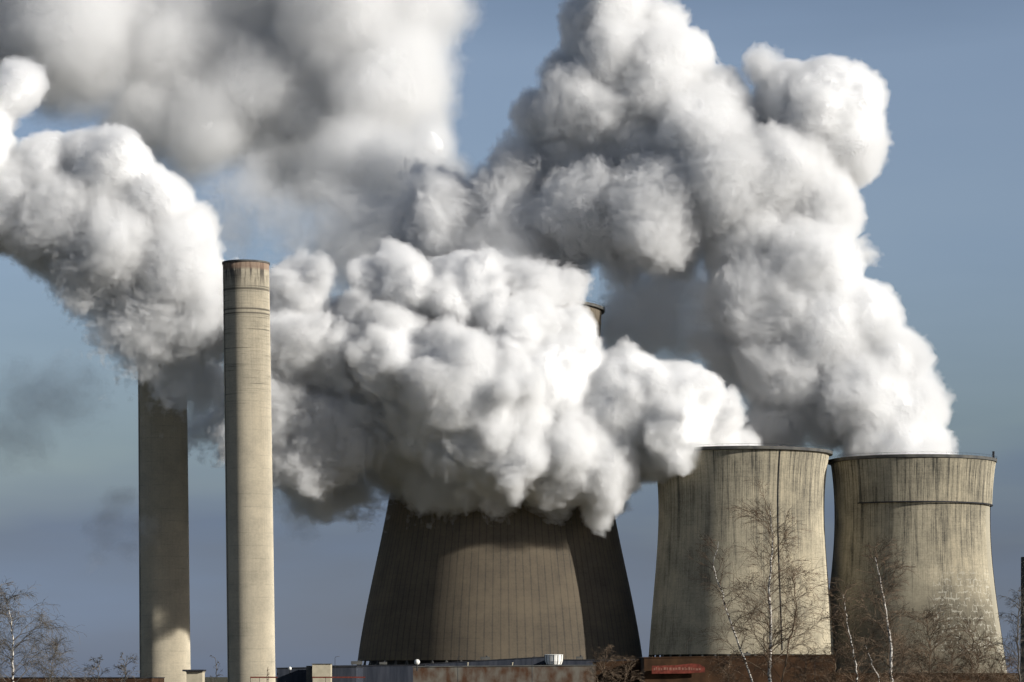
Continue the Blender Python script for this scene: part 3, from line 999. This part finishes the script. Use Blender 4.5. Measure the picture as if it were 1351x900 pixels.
bare_tree('birch_tree', [(1130, 896), (1126, 860), (1118, 825), (1112, 785)], 255, .09, 42, 'short forked birch in the dark gap between the small towers', 'birch tree', G, 5, nl=20)
bare_tree('birch_tree', [(1160, 898), (1148, 868), (1140, 850)], 252, .05, 26, 'low slanting birch stem between the forked and the curved birch', 'birch tree', G, 6, nl=10)
bare_tree('bare_tree', [(1225, 898), (1228, 860), (1222, 815)], 265, .09, 52, 'brown bare tree spreading over the left foot of the rightmost tower', 'bare tree', G, 7, 'twig', 'twig', nl=26, sub=(8, 6, 4), low=.2)
bare_tree('bare_tree', [(1285, 898), (1280, 865), (1288, 830)], 265, .08, 44, 'brown bare tree at the right foot of the rightmost tower', 'bare tree', G, 8, 'twig', 'twig', nl=24, sub=(8, 6, 4), low=.2)
bare_tree('bare_tree', [(1345, 898), (1342, 850), (1346, 785)], 260, .09, 30, 'grey bare tree against the sky at the right edge', 'bare tree', G, 9, 'twig_grey', 'twig_grey', nl=26, sub=(7, 6, 4))
bare_tree('birch_tree', [(17, 898), (18, 850), (15, 815), (8, 790)], 240, .10, 62, 'dense drooping bare birch at the left edge', 'birch tree', G, 10, 'twig_grey', 'birch', nl=34, sub=(8, 7, 5), droop=.25, low=.2)
bare_tree('bare_tree', [(-22, 898), (-16, 850), (-8, 800), (2, 770)], 238, .12, 40, 'bare tree mostly beyond the left edge with one twig reaching up', 'bare tree', G, 11, 'twig_grey', 'twig_grey', nl=18, droop=.12)
bare_tree('bare_bush', [(66, 900), (70, 870), (76, 850)], 245, .06, 36, 'low bare bush right of the drooping birch', 'bush', G, 12, 'twig_grey', 'twig_grey', nl=22, sub=(7, 6, 4), low=.2, droop=.15)
bare_tree('bare_bush', [(128, 900), (130, 880), (132, 872)], 250, .04, 22, 'small bare bush midway between the left trees and the farther chimney', 'bush', G, 13, 'twig_grey', 'twig_grey', nl=14, low=.3)
bare_tree('bare_bush', [(164, 900), (166, 880), (164, 870)], 250, .04, 22, 'small bare bush against the foot of the farther chimney', 'bush', G, 14, 'twig_grey', 'twig_grey', nl=14, low=.3)
bare_tree('bare_bush', [(284, 900), (286, 880), (284, 868)], 250, .03, 14, 'little bare bush between the two chimneys', 'bush', G, 15, 'twig_grey', 'twig_grey', nl=8, sub=(5, 4, 3), low=.3)
bare_tree('bare_bush', [(352, 900), (353, 890), (354, 880)], 250, .03, 6, 'tiny bare sprig before the nearer chimney', 'bush', G, 16, 'twig', 'twig', nl=5, sub=(4, 3, 2), low=.4)
bare_tree('bare_bush', [(795, 900), (797, 880), (800, 862)], 250, .05, 26, 'pale twigged bush beside the end of the long low building', 'bush', G, 17, 'twig', 'twig', nl=18, sub=(7, 6, 4), low=.3)
bare_tree('bare_bush', [(825, 900), (826, 884), (828, 870)], 250, .04, 24, 'brown bush left of the red sign', 'bush', G, 18, 'twig', 'twig', nl=16, sub=(7, 5, 4), low=.3)
for i, (x, y, w) in enumerate([(960, 868, 26), (1062, 862, 30), (1100, 860, 26), (1255, 858, 30), (1320, 868, 24), (1190, 852, 34), (1290, 850, 34), (1130, 856, 30), (1225, 850, 34)]):
    bare_tree('bare_bush', [(x, 902), (x + 1, 884), (x + 3, y)], 258, .04, w, ['brown bush left of the tall white birch foot', 'brown bush right of the tall white birch foot', 'brown bush in the gap under the two small towers', 'brown bush between the two brown trees', 'brown bush right of the rightmost tower foot', 'brown thicket around the foot of the curved birch', 'brown thicket before the right foot of the rightmost tower', 'brown thicket round the foot of the short forked birch', 'brown thicket right of the curved birch'][i], 'bush', G, 30 + i, 'twig', 'twig', nl=16, sub=(7, 6, 4), low=.25)


# ------------------------------------------------------------------ roof equipment and lamp posts
def roof_unit(px, py, d, w, h, label):
    r = empty('air_handling_unit', (wx(px, d), d + 4, wz(py, d)), label, 'air handling unit', 'units on the hall roofs')
    m = MB(); m.box((-w / 2, -1, .25), (w / 2, 1, h)); m.build('casing', M['dark_concrete'], r)
    m = MB(); m.tube([(w * .15, 0, h), (w * .15, 0, h + .5)], [.35, .35], 10); m.build('fan_hood', M['dark_steel'], r)
    for sx_ in (-.4, .4):
        m = MB(); m.box((w * sx_ - .1, -1, 0), (w * sx_ + .1, 1, .247)); m.build('foot', M['dark_steel'], r)


roof_unit(470, 877.6, 1200, 4.5, 1.6, 'grey unit on the left part of the long navy roof')
roof_unit(505, 877.4, 1200, 3.0, 1.2, 'smaller grey unit on the right part of the long navy roof')
roof_unit(640, 871, 1250, 4.0, 1.4, 'grey unit on the sloping dark roof')
roof_unit(765, 870, 1240, 3.0, 1.2, 'grey unit on the short dark hall')
roof_unit(985, 865.5, 1020, 3.2, 1.0, 'grey unit on the wide brown roof left of the white birch')
for px, d, lab in ((442, 1090, 'lamp post before the left navy halls'), (604, 980, 'lamp post at the left part of the stained wall'), (702, 980, 'lamp post just left of the white tank'), (1075, 990, 'lamp post before the right end of the wide brown building')):
    r = empty('lamp_post', (wx(px, d), d, 0), lab, 'lamp post', 'lamp posts in front of the halls')
    h = wz(868, d)
    m = MB(); m.tube([(0, 0, 0), (0, 0, h), (.3, 0, h + .35), (1.0, 0, h + .45)], [.12, .08, .06, .05], 6); m.build('pole', M['dark_steel'], r)
    m = MB(); m.prism([(.9, h + .35), (1.7, h + .42), (1.7, h + .52), (.9, h + .5)], -.14, .14); m.build('lamp_head', M['dark_concrete'], r)
